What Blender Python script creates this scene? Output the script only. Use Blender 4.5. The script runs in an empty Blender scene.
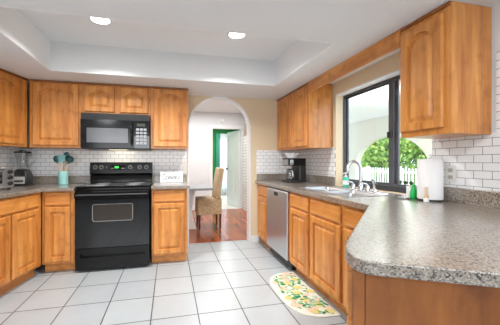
import bpy, bmesh, math, random
from mathutils import Vector, Matrix
C = bpy.context.scene.collection
S = bpy.context.scene
R = math.radians
random.seed(7)

# ------------------------------------------------------------------ camera
cam_d = bpy.data.cameras.new('camera'); cam = bpy.data.objects.new('camera', cam_d); C.objects.link(cam)
cam.location = (0, 0, 1.194); cam.rotation_euler = (R(90), 0, -0.2251)
cam_d.sensor_width = 36.0; cam_d.lens = 266.36 / 500 * 36
cam_d.shift_x = 19.4 / 500; cam_d.shift_y = -0.0012; cam_d.clip_start = 0.02
S.camera = cam
# ------------------------------------------------------------------ sky, sun, lights, exposure
W = bpy.data.worlds.new('sky'); S.world = W; W.use_nodes = True
nt = W.node_tree; bg = nt.nodes['Background']
bg.inputs['Color'].default_value = (0.80, 0.90, 1.0, 1); bg.inputs['Strength'].default_value = 3.0
def lamp(name, kind, loc, rot, energy, color=(1, 1, 1), **kw):
    d = bpy.data.lights.new(name, kind); d.energy = energy; d.color = color
    for k, v in kw.items(): setattr(d, k, v)
    o = bpy.data.objects.new(name, d); C.objects.link(o); o.location = loc; o.rotation_euler = rot
    return o
lamp('sun', 'SUN', (10, 5, 10), (R(38), 0, R(-100)), 1.7, (1, .96, .88), angle=R(1))
lamp('rear_fill', 'AREA', (-0.6, -2.9, 1.62), (R(90), 0, 0), 55, (.90, .95, 1), shape='RECTANGLE', size=3.6, size_y=.95)  # added fill from behind the viewer; no window is built there
for lx in (-.59, .64):
    lamp('downlight_glow', 'AREA', (lx, 2.52, 2.425), (0, 0, 0), 18, (1, .985, .96), shape='DISK', size=.13, spread=R(135))
for lx, ly in ((-1.3, .6), (0.9, .15), (-.2, -1.2)):
    lamp('rear_overhead_fill', 'AREA', (lx, ly, 2.12), (0, 0, 0), 13, (.96, .98, 1), shape='DISK', size=.3)  # unseen overhead fill added behind and above the viewer, without fixtures
lamp('dining_room_fill', 'AREA', (0.6, 5.3, 2.40), (0, 0, 0), 44, (1, .99, .97), shape='RECTANGLE', size=1.6, size_y=1.2)  # fill added to brighten the dining room; it has no fixture
lamp('green_room_fill', 'AREA', (1.5, 8.2, 2.38), (0, 0, 0), 60, (1, .99, .97), shape='RECTANGLE', size=1, size_y=1)  # area light put in to brighten the green room, no real lamp
S.view_settings.view_transform = 'Standard'; S.view_settings.look = 'None'
S.view_settings.gamma = 1; S.view_settings.exposure = 0.36; S.view_settings.use_curve_mapping = False
try: S.cycles.use_denoising = True
except Exception: pass

# ------------------------------------------------------------------ materials
def lin(r, g, b):
    f = lambda v: (v / 255 / 12.92) if v / 255 <= .04045 else ((v / 255 + .055) / 1.055) ** 2.4
    return (f(r), f(g), f(b), 1)
def mat(name, col, rough=.5, metal=0, spec=.5, **kw):
    m = bpy.data.materials.new(name); m.use_nodes = True
    b = m.node_tree.nodes['Principled BSDF']
    b.inputs['Base Color'].default_value = col; b.inputs['Roughness'].default_value = rough
    b.inputs['Metallic'].default_value = metal; b.inputs['Specular IOR Level'].default_value = spec
    for k, v in kw.items(): b.inputs[k].default_value = v
    n = m.node_tree
    tc = n.nodes.new('ShaderNodeTexCoord'); nz = n.nodes.new('ShaderNodeTexNoise')
    nz.inputs['Scale'].default_value = 35; n.links.new(tc.outputs['Object'], nz.inputs['Vector'])
    mr = n.nodes.new('ShaderNodeMapRange'); dv = min(.03, rough * .25); mr.inputs['To Min'].default_value = rough - dv; mr.inputs['To Max'].default_value = min(1, rough + dv)
    n.links.new(nz.outputs['Fac'], mr.inputs['Value']); n.links.new(mr.outputs['Result'], b.inputs['Roughness'])
    return m
def ramp(n, stops):
    r = n.nodes.new('ShaderNodeValToRGB')
    while len(r.color_ramp.elements) < len(stops): r.color_ramp.elements.new(.5)
    for e, (p, c) in zip(r.color_ramp.elements, stops): e.position = p; e.color = c
    return r
def mapped(n, scale, loc=(0, 0, 0), rot=(0, 0, 0)):
    tc = n.nodes.new('ShaderNodeTexCoord'); mp = n.nodes.new('ShaderNodeMapping')
    mp.inputs['Scale'].default_value = scale; mp.inputs['Location'].default_value = loc; mp.inputs['Rotation'].default_value = rot
    n.links.new(tc.outputs['Object'], mp.inputs['Vector']); return mp
def noise(n, vec, scale, detail=4, rough=.6):
    z = n.nodes.new('ShaderNodeTexNoise'); z.inputs['Scale'].default_value = scale
    z.inputs['Detail'].default_value = detail; z.inputs['Roughness'].default_value = rough
    n.links.new(vec, z.inputs['Vector']); return z
def bump(n, b, h, strength, dist=.002, inv=False):
    k = n.nodes.new('ShaderNodeBump'); k.inputs['Strength'].default_value = strength; k.inputs['Distance'].default_value = dist
    k.invert = inv; n.links.new(h, k.inputs['Height']); n.links.new(k.outputs['Normal'], b.inputs['Normal'])
def wood(name, scale, c1, c2, rough=.33):
    m = bpy.data.materials.new(name); m.use_nodes = True; n = m.node_tree; b = n.nodes['Principled BSDF']
    mp = mapped(n, scale); a = noise(n, mp.outputs[0], 1.6, 6, .65)
    r = ramp(n, [(.33, c1), (.67, c2)]); n.links.new(a.outputs['Fac'], r.inputs[0])
    k = noise(n, mapped(n, (1, 1, 1), (3, 1, 2)).outputs[0], 7, 3, .55); r2 = ramp(n, [(.30, (.66, .60, .54, 1)), (.46, (1, 1, 1, 1))]); n.links.new(k.outputs['Fac'], r2.inputs[0])
    mx = n.nodes.new('ShaderNodeMix'); mx.data_type = 'RGBA'; mx.blend_type = 'MULTIPLY'; mx.inputs['Factor'].default_value = .8
    n.links.new(r.outputs[0], mx.inputs['A']); n.links.new(r2.outputs[0], mx.inputs['B']); n.links.new(mx.outputs['Result'], b.inputs['Base Color'])
    b.inputs['Roughness'].default_value = rough; b.inputs['Coat Weight'].default_value = .25; b.inputs['Coat Roughness'].default_value = .2
    return m
WA, WB = lin(182, 108, 44), lin(228, 158, 82)
wood_v = wood('honey_maple', (9, 9, .9), WA, WB)
wood_h = wood('honey_maple_rail', (.9, 9, 9), WA, WB)
wood_y = wood('honey_maple_valance', (9, .9, 9), WA, WB)
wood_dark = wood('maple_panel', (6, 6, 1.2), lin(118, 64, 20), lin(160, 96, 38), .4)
def brickmat(name, axes, bw, bh, mortar, c1, c2, cm, loc=(0, 0, 0), offset=.5, rough=.2, bmp=.4, noise_amt=None):
    m = bpy.data.materials.new(name); m.use_nodes = True; n = m.node_tree; b = n.nodes['Principled BSDF']
    mp = mapped(n, (1, 1, 1), loc); sp = n.nodes.new('ShaderNodeSeparateXYZ'); cb = n.nodes.new('ShaderNodeCombineXYZ')
    n.links.new(mp.outputs[0], sp.inputs[0])
    n.links.new(sp.outputs[axes[0]], cb.inputs[0]); n.links.new(sp.outputs[axes[1]], cb.inputs[1])
    t = n.nodes.new('ShaderNodeTexBrick'); t.offset = offset; t.squash = 1
    t.inputs['Scale'].default_value = 1; t.inputs['Brick Width'].default_value = bw; t.inputs['Row Height'].default_value = bh
    t.inputs['Mortar Size'].default_value = mortar; t.inputs['Mortar Smooth'].default_value = .1
    t.inputs['Color1'].default_value = c1; t.inputs['Color2'].default_value = c2; t.inputs['Mortar'].default_value = cm
    n.links.new(cb.outputs[0], t.inputs['Vector'])
    out = t.outputs['Color']
    if noise_amt:
        a = noise(n, mapped(n, noise_amt[0]).outputs[0], 1, 5, .6)
        mx = n.nodes.new('ShaderNodeMix'); mx.data_type = 'RGBA'; mx.blend_type = 'MULTIPLY'; mx.inputs['Factor'].default_value = noise_amt[1]
        rr = ramp(n, [(.3, (.55, .55, .55, 1)), (.7, (1, 1, 1, 1))]); n.links.new(a.outputs['Fac'], rr.inputs[0])
        n.links.new(out, mx.inputs['A']); n.links.new(rr.outputs[0], mx.inputs['B']); out = mx.outputs['Result']
    n.links.new(out, b.inputs['Base Color']); b.inputs['Roughness'].default_value = rough
    if bmp: bump(n, b, t.outputs['Fac'], bmp, .002, True)
    return m
floor_tile = brickmat('floor_tile', (0, 1), .3565, .3565, .0045, lin(176, 182, 185), lin(170, 176, 180), lin(72, 72, 70), (-.2182, -2.0933, 0), 0, .28, .3, ((5, 5, 5), .14))
hardwood = brickmat('cherry_floorboards', (1, 0), .9, .085, .0012, lin(186, 98, 52), lin(132, 64, 34), lin(70, 32, 18), rough=.2, bmp=.05, noise_amt=((30, 2, 5), .45))
subway_b = brickmat('subway_tile_back', (0, 2), .1016, .0508, .0022, lin(244, 245, 246), lin(240, 241, 243), lin(170, 171, 173), (0, 0, -.02), rough=.14)
subway_r = brickmat('subway_tile_right', (1, 2), .1016, .0508, .0019, lin(242, 242, 242), lin(238, 239, 239), lin(140, 140, 140), (0, 0, -.02), rough=.14)
white_brick = brickmat('whitewashed_brick', (0, 2), .2, .07, .006, lin(232, 230, 226), lin(218, 216, 212), lin(176, 172, 168), rough=.7, bmp=.5)
def plaster(name, col, scale, strength, rough=.85):
    m = mat(name, col, rough); n = m.node_tree; b = n.nodes['Principled BSDF']
    a = noise(n, mapped(n, (1, 1, 1)).outputs[0], scale, 3, .6); bump(n, b, a.outputs['Fac'], strength, .004); return m
paint_beige = plaster('beige_paint', lin(226, 207, 176), 160, .12)
paint_white = plaster('white_paint', lin(226, 227, 228), 160, .08)
paint_hall = plaster('hall_paint', lin(226, 228, 231), 160, .06)
paint_green = plaster('green_paint', lin(26, 104, 50), 120, .06)
ceil_pop = plaster('textured_ceiling', lin(236, 238, 240), 60, 1.0, .95)
ceil_smooth = plaster('tray_paint', lin(243, 245, 247), 160, .05)
patio_paint = plaster('patio_stucco', lin(226, 222, 212), 60, .3)
trim_white = mat('white_trim', lin(238, 239, 240), .35)
def granite():
    m = bpy.data.materials.new('speckled_laminate'); m.use_nodes = True; n = m.node_tree; b = n.nodes['Principled BSDF']
    mp = mapped(n, (1, 1, 1)); v = n.nodes.new('ShaderNodeTexVoronoi'); v.inputs['Scale'].default_value = 215
    a = noise(n, mp.outputs[0], 90, 3, .6)
    n.links.new(mp.outputs[0], v.inputs['Vector'])
    sp = n.nodes.new('ShaderNodeSeparateColor'); n.links.new(v.outputs['Color'], sp.inputs[0])
    ma = n.nodes.new('ShaderNodeMath'); ma.operation = 'MULTIPLY_ADD'; ma.inputs[1].default_value = .7
    n.links.new(sp.outputs[0], ma.inputs[0])
    m2 = n.nodes.new('ShaderNodeMath'); m2.operation = 'MULTIPLY'; m2.inputs[1].default_value = .35; n.links.new(a.outputs['Fac'], m2.inputs[0]); n.links.new(m2.outputs[0], ma.inputs[2])
    r = ramp(n, [(.20, lin(32, 29, 28)), (.31, lin(108, 96, 84)), (.52, lin(138, 127, 113)), (.78, lin(154, 143, 130)), (.94, lin(182, 174, 162))])
    n.links.new(ma.outputs[0], r.inputs[0]); n.links.new(r.outputs[0], b.inputs['Base Color'])
    b.inputs['Roughness'].default_value = .35; b.inputs['Coat Weight'].default_value = 1; b.inputs['Coat IOR'].default_value = 2.2; b.inputs['Coat Roughness'].default_value = .2
    return m
laminate = granite()
black_gloss = mat('black_enamel', (.006, .006, .006, 1), .14, spec=.3)
black_glass = mat('black_glass', (.005, .005, .005, 1), .015, spec=.6)
black_plastic = mat('black_plastic', (.02, .02, .02, 1), .35)
oven_glass = mat('oven_window_glass', (.035, .028, .022, 1), .08)
grey_mesh = mat('microwave_window', lin(100, 102, 106), .15)
steel = mat('stainless_steel', (.5, .5, .51, 1), .36, 1)
def brushed():
    m = mat('brushed_steel', (.60, .60, .61, 1), .3, 1); n = m.node_tree; b = n.nodes['Principled BSDF']
    a = noise(n, mapped(n, (2, 2, 120)).outputs[0], 4, 3); bump(n, b, a.outputs['Fac'], .12, .001); return m
steel_b = brushed(); steel_b.node_tree.nodes['Principled BSDF'].inputs['Base Color'].default_value = (.74, .74, .75, 1)
chrome = mat('chrome', (.7, .7, .72, 1), .2, 1)
rim_grey = mat('window_border_grey', lin(150, 148, 145), .3)
burner_grey = mat('burner_print', lin(150, 150, 152), .25)
button_white = mat('button_print', lin(160, 163, 168), .5)
def emis(name, col, s):
    m = mat(name, col, .4); b = m.node_tree.nodes['Principled BSDF']
    b.inputs['Emission Color'].default_value = col; b.inputs['Emission Strength'].default_value = s; return m
led_green = emis('green_display', (.05, .8, .1, 1), .6)
lamp_face = emis('downlight_lens', (1, .98, .95, 1), 9)
white_plastic = mat('white_plastic', lin(240, 240, 240), .35)
cover = mat('cover_plate', lin(228, 225, 218), .35); socket_m = mat('socket_face', lin(186, 182, 174), .4)
slot_dark = mat('slot_dark', lin(60, 58, 56), .5)
aqua = mat('aqua_ceramic', lin(160, 214, 212), .3)
teal = mat('teal_silicone', lin(38, 92, 94), .4)
teal_light = mat('aqua_silicone', lin(128, 190, 190), .4)
beech = mat('beech_handle', lin(222, 190, 150), .5)
paper = mat('paper', lin(244, 244, 243), .9)
green_plastic = mat('bright_green_plastic', lin(30, 178, 86), .3)
soap_green = mat('aqua_liquid_soap', lin(70, 200, 170), .2)
label_white = mat('white_label', lin(236, 240, 238), .5)
ink = mat('charcoal_ink', lin(96, 96, 100), .7)
frame_dark = mat('dark_bronze_frame', lin(58, 60, 64), .35)
frame_grey = mat('grey_aluminium', lin(92, 95, 100), .35, .3)
def thin_glass(name, tint=(1, 1, 1, 1), gl=.06):
    m = bpy.data.materials.new(name); m.use_nodes = True; n = m.node_tree
    n.nodes.remove(n.nodes['Principled BSDF']); o = n.nodes['Material Output']
    t = n.nodes.new('ShaderNodeBsdfTransparent'); t.inputs[0].default_value = tint
    g = n.nodes.new('ShaderNodeBsdfGlossy'); g.inputs['Roughness'].default_value = .02
    x = n.nodes.new('ShaderNodeMixShader'); x.inputs[0].default_value = gl
    n.links.new(t.outputs[0], x.inputs[1]); n.links.new(g.outputs[0], x.inputs[2]); n.links.new(x.outputs[0], o.inputs[0]); return m
glass = thin_glass('window_glass', (.97, .98, .98, 1), .05)
jar_glass = thin_glass('jar_glass', (.86, .88, .88, 1), .2)
carafe_glass = thin_glass('carafe_glass', (.55, .56, .56, 1), .2)
def speck(name, stops, scale, rough=.8, bmp=0, stretch=(1, 1, 1)):
    m = bpy.data.materials.new(name); m.use_nodes = True; n = m.node_tree; b = n.nodes['Principled BSDF']
    a = noise(n, mapped(n, stretch).outputs[0], scale, 4, .65); r = ramp(n, stops)
    n.links.new(a.outputs['Fac'], r.inputs[0]); n.links.new(r.outputs[0], b.inputs['Base Color']); b.inputs['Roughness'].default_value = rough
    if bmp: bump(n, b, a.outputs['Fac'], bmp, .01)
    return m
wicker = speck('woven_seagrass', [(.3, lin(132, 106, 76)), (.5, lin(198, 172, 136)), (.7, lin(230, 212, 182))], 45, .8, .6, (1, 1, 2.2))
grass_m = speck('lawn', [(.3, lin(92, 112, 62)), (.7, lin(136, 152, 92))], 6, .9)
leaf_a = speck('leaf_green', [(.3, lin(56, 102, 36)), (.7, lin(124, 168, 72))], 2.5, .6)
leaf_b = speck('leaf_light', [(.3, lin(120, 165, 60)), (.7, lin(190, 212, 120))], 2.5, .6)
leaf_c = speck('leaf_dark', [(.3, lin(38, 80, 34)), (.7, lin(80, 125, 60))], 2.5, .6)
bark = speck('bark', [(.3, lin(70, 55, 42)), (.7, lin(110, 92, 74))], 12, .9)
carpet = speck('pale_carpet', [(.3, lin(196, 194, 190)), (.7, lin(220, 218, 214))], 200, .95)
concrete = speck('patio_concrete', [(.3, lin(200, 196, 190)), (.7, lin(222, 219, 214))], 20, .9)
mat_cream = speck('mat_cream', [(.3, lin(212, 210, 196)), (.7, lin(226, 225, 214))], 80, .9)
m_lemon = mat('mat_lemon', lin(216, 198, 124), .9); m_leaf = mat('mat_leaf', lin(96, 170, 96), .9)
m_leaf2 = mat('mat_sage', lin(150, 185, 150), .9); m_pink = mat('mat_pink', lin(226, 190, 166), .9)
m_leaf3 = mat('mat_deep_green', lin(30, 130, 70), .9)
chair_wood = mat('dark_cherry', lin(92, 42, 26), .35)
tabletop_grey = mat('grey_tabletop', lin(140, 142, 146), .3)
teal_drape = mat('teal_drape', lin(70, 150, 130), .9)
def sheer_m():
    m = mat('sheer_voile', lin(240, 242, 245), .9); b = m.node_tree.nodes['Principled BSDF']
    b.inputs['Transmission Weight'].default_value = 0; n = m.node_tree
    tr = n.nodes.new('ShaderNodeBsdfTranslucent'); tr.inputs[0].default_value = (.9, .92, .95, 1)
    x = n.nodes.new('ShaderNodeMixShader'); x.inputs[0].default_value = .6; o = n.nodes['Material Output']
    n.links.new(b.outputs[0], x.inputs[1]); n.links.new(tr.outputs[0], x.inputs[2]); n.links.new(x.outputs[0], o.inputs[0]); return m
sheer = sheer_m()
cushion_green = mat('dark_green_cushion', lin(30, 80, 62), .8)

# ------------------------------------------------------------------ geometry helpers
class MB:
    def __init__(s): s.bm = bmesh.new(); s.mi = 0
    def _mark(s, faces):
        for f in faces: f.material_index = s.mi
    def box(s, x0, x1, y0, y1, z0, z1):
        v = [s.bm.verts.new(p) for p in ((x0, y0, z0), (x1, y0, z0), (x1, y1, z0), (x0, y1, z0), (x0, y0, z1), (x1, y0, z1), (x1, y1, z1), (x0, y1, z1))]
        s._mark([s.bm.faces.new([v[i] for i in q]) for q in ((0, 3, 2, 1), (4, 5, 6, 7), (0, 1, 5, 4), (1, 2, 6, 5), (2, 3, 7, 6), (3, 0, 4, 7))]); return s
    def plate(s, outer, holes, fn, a0, a1):
        """outline with holes, filled and extruded; fn(u,v,a) -> point"""
        bm = bmesh.new(); edges = []
        for lp in [outer] + list(holes):
            vs = [bm.verts.new((u, v, 0)) for u, v in lp]
            edges += [bm.edges.new((vs[i], vs[(i + 1) % len(vs)])) for i in range(len(vs))]
        bmesh.ops.triangle_fill(bm, use_beauty=True, use_dissolve=False, edges=edges)
        g = bmesh.ops.extrude_face_region(bm, geom=bm.faces[:])
        for e in g['geom']:
            if isinstance(e, bmesh.types.BMVert): e.co.z = 1
        bm.verts.index_update()
        mp = [s.bm.verts.new(fn(v.co.x, v.co.y, a0 + (a1 - a0) * v.co.z)) for v in bm.verts]
        out = []
        for f in bm.faces:
            try: out.append(s.bm.faces.new([mp[v.index] for v in f.verts]))
            except ValueError: pass
        s._mark(out); bm.free(); return s
    def prism(s, poly, z0, z1, holes=()): return s.plate(poly, holes, lambda u, v, a: (u, v, a), z0, z1)
    def lathe(s, prof, cx=0, cy=0, seg=24, z0=0):
        rings = []
        for r, z in prof:
            if r < 1e-5: rings.append([s.bm.verts.new((cx, cy, z0 + z))])
            else: rings.append([s.bm.verts.new((cx + r * math.cos(2 * math.pi * k / seg), cy + r * math.sin(2 * math.pi * k / seg), z0 + z)) for k in range(seg)])
        for a, b in zip(rings, rings[1:]):
            for k in range(seg):
                k2 = (k + 1) % seg
                q = ([a[0]] if len(a) == 1 else [a[k], a[k2]]) + ([b[0]] if len(b) == 1 else [b[k2], b[k]])
                if len(q) > 2: s._mark([s.bm.faces.new(q)])
        return s
    def tube(s, pts, r, seg=10):
        pts = [Vector(p) for p in pts]; rr = r if isinstance(r, (list, tuple)) else [r] * len(pts)
        rings = []; up = None
        for i, p in enumerate(pts):
            t = (pts[min(i + 1, len(pts) - 1)] - pts[max(i - 1, 0)]).normalized()
            if up is None: up = t.orthogonal().normalized()
            up = (up - t * up.dot(t)).normalized(); w = t.cross(up)
            rings.append([s.bm.verts.new(p + (up * math.cos(2 * math.pi * k / seg) + w * math.sin(2 * math.pi * k / seg)) * rr[i]) for k in range(seg)])
        fs = []
        for a, b in zip(rings, rings[1:]):
            for k in range(seg): fs.append(s.bm.faces.new((a[k], a[(k + 1) % seg], b[(k + 1) % seg], b[k])))
        fs.append(s.bm.faces.new(rings[0][::-1])); fs.append(s.bm.faces.new(rings[-1])); s._mark(fs); return s
    def rings(s, loops, close0=True, close1=True):
        vs = [[s.bm.verts.new(p) for p in lp] for lp in loops]; n = len(vs[0]); fs = []
        for a, b in zip(vs, vs[1:]):
            for k in range(n): fs.append(s.bm.faces.new((a[k], a[(k + 1) % n], b[(k + 1) % n], b[k])))
        if close0: fs.append(s.bm.faces.new(vs[0][::-1]))
        if close1: fs.append(s.bm.faces.new(vs[-1]))
        s._mark(fs); return s
    def build(s, name, mats, parent=None, bevel=0, smooth=False, loc=None, rot=None, label=None, seg=2):
        bmesh.ops.recalc_face_normals(s.bm, faces=s.bm.faces)
        me = bpy.data.meshes.new(name); s.bm.to_mesh(me); s.bm.free()
        for m in (mats if isinstance(mats, (list, tuple)) else [mats]): me.materials.append(m)
        if smooth:
            for p in me.polygons: p.use_smooth = True
        o = bpy.data.objects.new(name, me); C.objects.link(o)
        if parent: o.parent = parent
        if loc: o.location = loc
        if rot: o.rotation_euler = rot
        if smooth == 'auto':
            try:
                md = o.modifiers.new('sharp', 'EDGE_SPLIT'); md.split_angle = R(40)
            except Exception: pass
        if bevel:
            md = o.modifiers.new('bevel', 'BEVEL'); md.width = bevel; md.segments = seg; md.limit_method = 'ANGLE'; md.angle_limit = R(35)
        if label: o['label'] = label
        return o
def tag(o, label, cat, group=None, kind=None):
    o['label'] = label; o['category'] = cat
    if group: o['group'] = group
    if kind: o['kind'] = kind
    return o
def thing(name, label, cat, loc=(0, 0, 0), rz=0, group=None):
    o = bpy.data.objects.new(name, None); C.objects.link(o); o.location = loc; o.rotation_euler = (0, 0, rz); o.empty_display_size = .1
    return tag(o, label, cat, group)
def struct(o, label, cat): return tag(o, label, cat, kind='structure')
def arc(cx, cz, rx, rz, a0, a1, n): return [(cx + rx * math.cos(R(a0 + (a1 - a0) * i / n)), cz + rz * math.sin(R(a0 + (a1 - a0) * i / n))) for i in range(n + 1)]
def rrect(x0, x1, y0, y1, r, n=5):
    p = []
    for cx, cy, a in ((x1 - r, y0 + r, -90), (x1 - r, y1 - r, 0), (x0 + r, y1 - r, 90), (x0 + r, y0 + r, 180)): p += arc(cx, cy, r, r, a, a + 90, n)
    return p
XY = lambda u, v, a: (u, v, a)
XZ = lambda u, v, a: (u, a, v)
YZ = lambda u, v, a: (a, u, v)

# ------------------------------------------------------------------ the setting
DY, XR, ZS, ZC = 3.79, 1.913, 2.134, 2.438
LA = R(11.05); LU = (math.sin(LA), math.cos(LA))
def lw(y): return -1.909 + (y - 3.305) * math.tan(LA)       # left wall face
struct(MB().prism([(lw(DY) - .1, DY + .13), (lw(-3.1) - .1, -3.1), (2.03, -3.1), (2.03, DY + .13)], -.06, 0).build('floor', floor_tile), 'pale grey square ceramic tile floor of the kitchen with dark grout lines', 'floor')
struct(MB().prism([(-1.6, DY + .13), (2.6, DY + .13), (2.6, 6.6), (-1.6, 6.6)], -.06, 0).build('floor', hardwood), 'glossy reddish brown hardwood floor beyond the archway', 'floor')
struct(MB().prism([(.5, 6.6), (3.2, 6.6), (3.2, 9.4), (.5, 9.4)], -.06, 0).build('floor', carpet), 'pale carpet of the green room beyond the open door', 'floor')
ax0, ax1, asp = .262, 1.158, 1.69
arch_o = [(lw(DY) - .2, 0), (ax0, 0)] + [(ax0, asp)] + arc((ax0 + ax1) / 2, asp, (ax1 - ax0) / 2, .435, 180, 0, 28)[1:-1] + [(ax1, asp), (ax1, 0), (XR + .12, 0), (XR + .12, 2.5), (lw(DY) - .2, 2.5)]
struct(MB().plate(arch_o, [], XZ, DY, DY + .13).build('wall_back', paint_beige), 'beige kitchen wall pierced by a round topped archway', 'wall')
# white plastered lining of the archway
inn = [(ax0, 0), (ax0, asp)] + arc((ax0 + ax1) / 2, asp, (ax1 - ax0) / 2, .435, 180, 0, 28)[1:-1] + [(ax1, asp), (ax1, 0)]
k = .013
out_ = [(ax0 - k, 0), (ax0 - k, asp)] + arc((ax0 + ax1) / 2, asp, (ax1 - ax0) / 2 + k, .435 + k, 180, 0, 28)[1:-1] + [(ax1 + k, asp), (ax1 + k, 0)]
m = MB(); m.rings([[(u, DY - .008, v) for u, v in inn], [(u, DY - .008, v) for u, v in out_]], False, False)
m2 = MB(); n_ = len(inn)
def band(mb, L0, L1):
    a = [mb.bm.verts.new(p) for p in L0]; b = [mb.bm.verts.new(p) for p in L1]
    for i in range(len(a) - 1): mb.bm.faces.new((a[i], a[i + 1], b[i + 1], b[i]))
m.bm.free(); m = MB()
ins = [((u - .71) * .99 + .71, v if v < .01 else v - .006) for u, v in inn]
f0, f1 = DY - .006, DY + .135
L = [[(u, f0, v) for u, v in ins], [(u, f0, v) for u, v in out_], [(u, f1, v) for u, v in out_], [(u, f1, v) for u, v in ins]]
for i in range(4): band(m, L[i], L[(i + 1) % 4])
bmesh.ops.remove_doubles(m.bm, verts=m.bm.verts, dist=1e-5)
struct(m.build('trim_1', trim_white), 'smooth white plaster lining of the archway', 'arch trim')
WY0, WY1, WZ0, WZ1 = 1.60, 2.79, .918, 1.99
struct(MB().box(XR, XR + .16, -3.1, 1.4, 0, 2.5).build('wall_right', paint_white), 'off white kitchen wall beside the peninsula', 'wall')
wr = MB().plate([(1.4, 0), (DY, 0), (DY, 2.5), (1.4, 2.5)], [[(WY0, WZ0), (WY1, WZ0), (WY1, WZ1), (WY0, WZ1)]], YZ, XR, XR + .16)
struct(wr.build('wall_right', paint_beige), 'beige kitchen wall holding the window over the sink', 'wall')
m = MB().prism([(lw(DY + .1), DY + .1), (lw(-3.1), -3.1), (lw(-3.1) - .1, -3.1), (lw(DY + .1) - .1, DY + .1)], 0, 2.5)
struct(m.build('wall_left', paint_white), 'kitchen wall behind the toaster oven and left cabinets', 'wall')
m = MB().plate([(lw(-3) - .2, 0), (XR + .16, 0), (XR + .16, 2.5), (lw(-3) - .2, 2.5)], [], XZ, -3.12, -3.0)
struct(m.build('wall_rear', plaster('taupe_paint', lin(128, 108, 92), 120, .05)), 'plain taupe wall behind the viewer', 'wall')
TX0, TX1, TY0, TY1 = -1.192, 1.265, 1.888, 3.088
m = MB().plate([(lw(-3) - .2, -3.0), (XR, -3.0), (XR, DY), (lw(DY), DY)], [[(TX0 - .02, TY0 - .02), (TX1 + .02, TY0 - .02), (TX1 + .02, TY1 + .02), (TX0 - .02, TY1 + .02)]], XY, ZS, ZS + .02)
struct(m.build('ceiling', ceil_pop), 'grey white textured soffit ceiling around the recessed tray', 'ceiling')
m = MB(); t = .02
m.box(TX0 - t, TX1 + t, TY0 - t, TY1 + t, ZC, ZC + .03)
m.box(TX0 - t, TX0, TY0 - t, TY1 + t, ZS, ZC); m.box(TX1, TX1 + t, TY0 - t, TY1 + t, ZS, ZC)
m.box(TX0, TX1, TY0 - t, TY0, ZS, ZC); m.box(TX0, TX1, TY1, TY1 + t, ZS, ZC)
struct(m.build('ceiling', ceil_smooth), 'smooth white recessed tray in the kitchen ceiling', 'ceiling')
# tiled wall areas
m = MB(); yb = DY - .007
m.box(lw(DY) + .005, .232, yb, DY - .0005, 1.018, 1.358)
struct(m.build('trim_2', subway_b), 'white subway tile behind the range and left counter', 'tile')
m = MB(); m.box(1.262, XR - .008, yb, DY - .0005, 1.018, 1.37)
struct(m.build('trim_3', subway_b), 'white subway tile behind the coffee maker', 'tile')
m = MB(); xb = XR - .007
m.box(xb, XR - .0005, WY1 + .004, DY - .008, 1.018, 1.37)
struct(m.build('trim_4', subway_r), 'white subway tile between the coffee maker and the window', 'tile')
m = MB(); m.box(xb, XR - .0005, 1.2, WY0, 1.018, 1.37); m.box(xb, XR - .0005, -.3, 1.2, 1.018, 1.85)
struct(m.build('trim_5', subway_r), 'white subway tile behind the paper towel with dark grout', 'tile')
m = MB()
lx = lambda y, o=0: lw(y) + o
m.plate([(lx(3.78), 3.78), (lx(1.2), 1.2), (lx(1.2, .007), 1.2), (lx(3.78, .007), 3.78)], [], XY, 1.018, 1.37)
struct(m.build('trim_6', subway_r), 'white subway tile on the wall behind the toaster oven', 'tile')
# baseboards by the arch
for nm, x0, x1 in (('baseboard_back', ax1 + .024, 1.30),):
    struct(MB().box(x0, x1, DY - .016, DY - .0005, 0, .1).build(nm, trim_white, bevel=.004), 'white baseboard block at the right foot of the archway', 'baseboard')
struct(MB().box(.205, ax0 - .024, DY - .016, DY - .0005, 0, .1).build('baseboard_back', trim_white, bevel=.004), 'white baseboard block at the left foot of the archway', 'baseboard')
# dining room beyond the arch
HX0, HX1 = 1.046, 1.785
struct(MB().plate([(-1.6, 0), (HX0, 0), (HX0, 2.03), (HX1, 2.03), (HX1, 0), (2.6, 0), (2.6, 2.5), (-1.6, 2.5)], [], XZ, 6.6, 6.7).build('wall_far', paint_hall), 'white dining room wall with a doorway to the green room', 'wall')
struct(MB().box(-1.7, -1.6, DY + .13, 6.7, 0, 2.5).build('wall_dining_left', paint_hall), 'white left wall of the dining room', 'wall')
struct(MB().box(2.6, 2.7, DY + .13, 6.7, 0, 2.5).build('wall_dining_right', paint_hall), 'white right wall of the dining room', 'wall')
struct(MB().box(-1.6, 2.6, DY + .13, 6.7, 2.44, 2.5).build('ceiling', ceil_smooth), 'white ceiling of the dining room', 'ceiling')
m = MB(); cw = .085
m.box(HX0 - cw, HX0, 6.575, 6.599, 0, 2.03 + cw); m.box(HX1, HX1 + cw, 6.575, 6.599, 0, 2.03 + cw); m.box(HX0, HX1, 6.575, 6.599, 2.03, 2.03 + cw)
struct(m.build('trim_7', trim_white, bevel=.005), 'white casing around the doorway to the green room', 'door casing')
m = MB(); m.box(-1.6, HX0 - cw - .002, 6.585, 6.599, 0, .1); m.box(HX1 + cw + .002, 2.6, 6.585, 6.599, 0, .1)
struct(m.build('baseboard_far', trim_white, bevel=.004), 'white baseboard along the dining room wall', 'baseboard')
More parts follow.
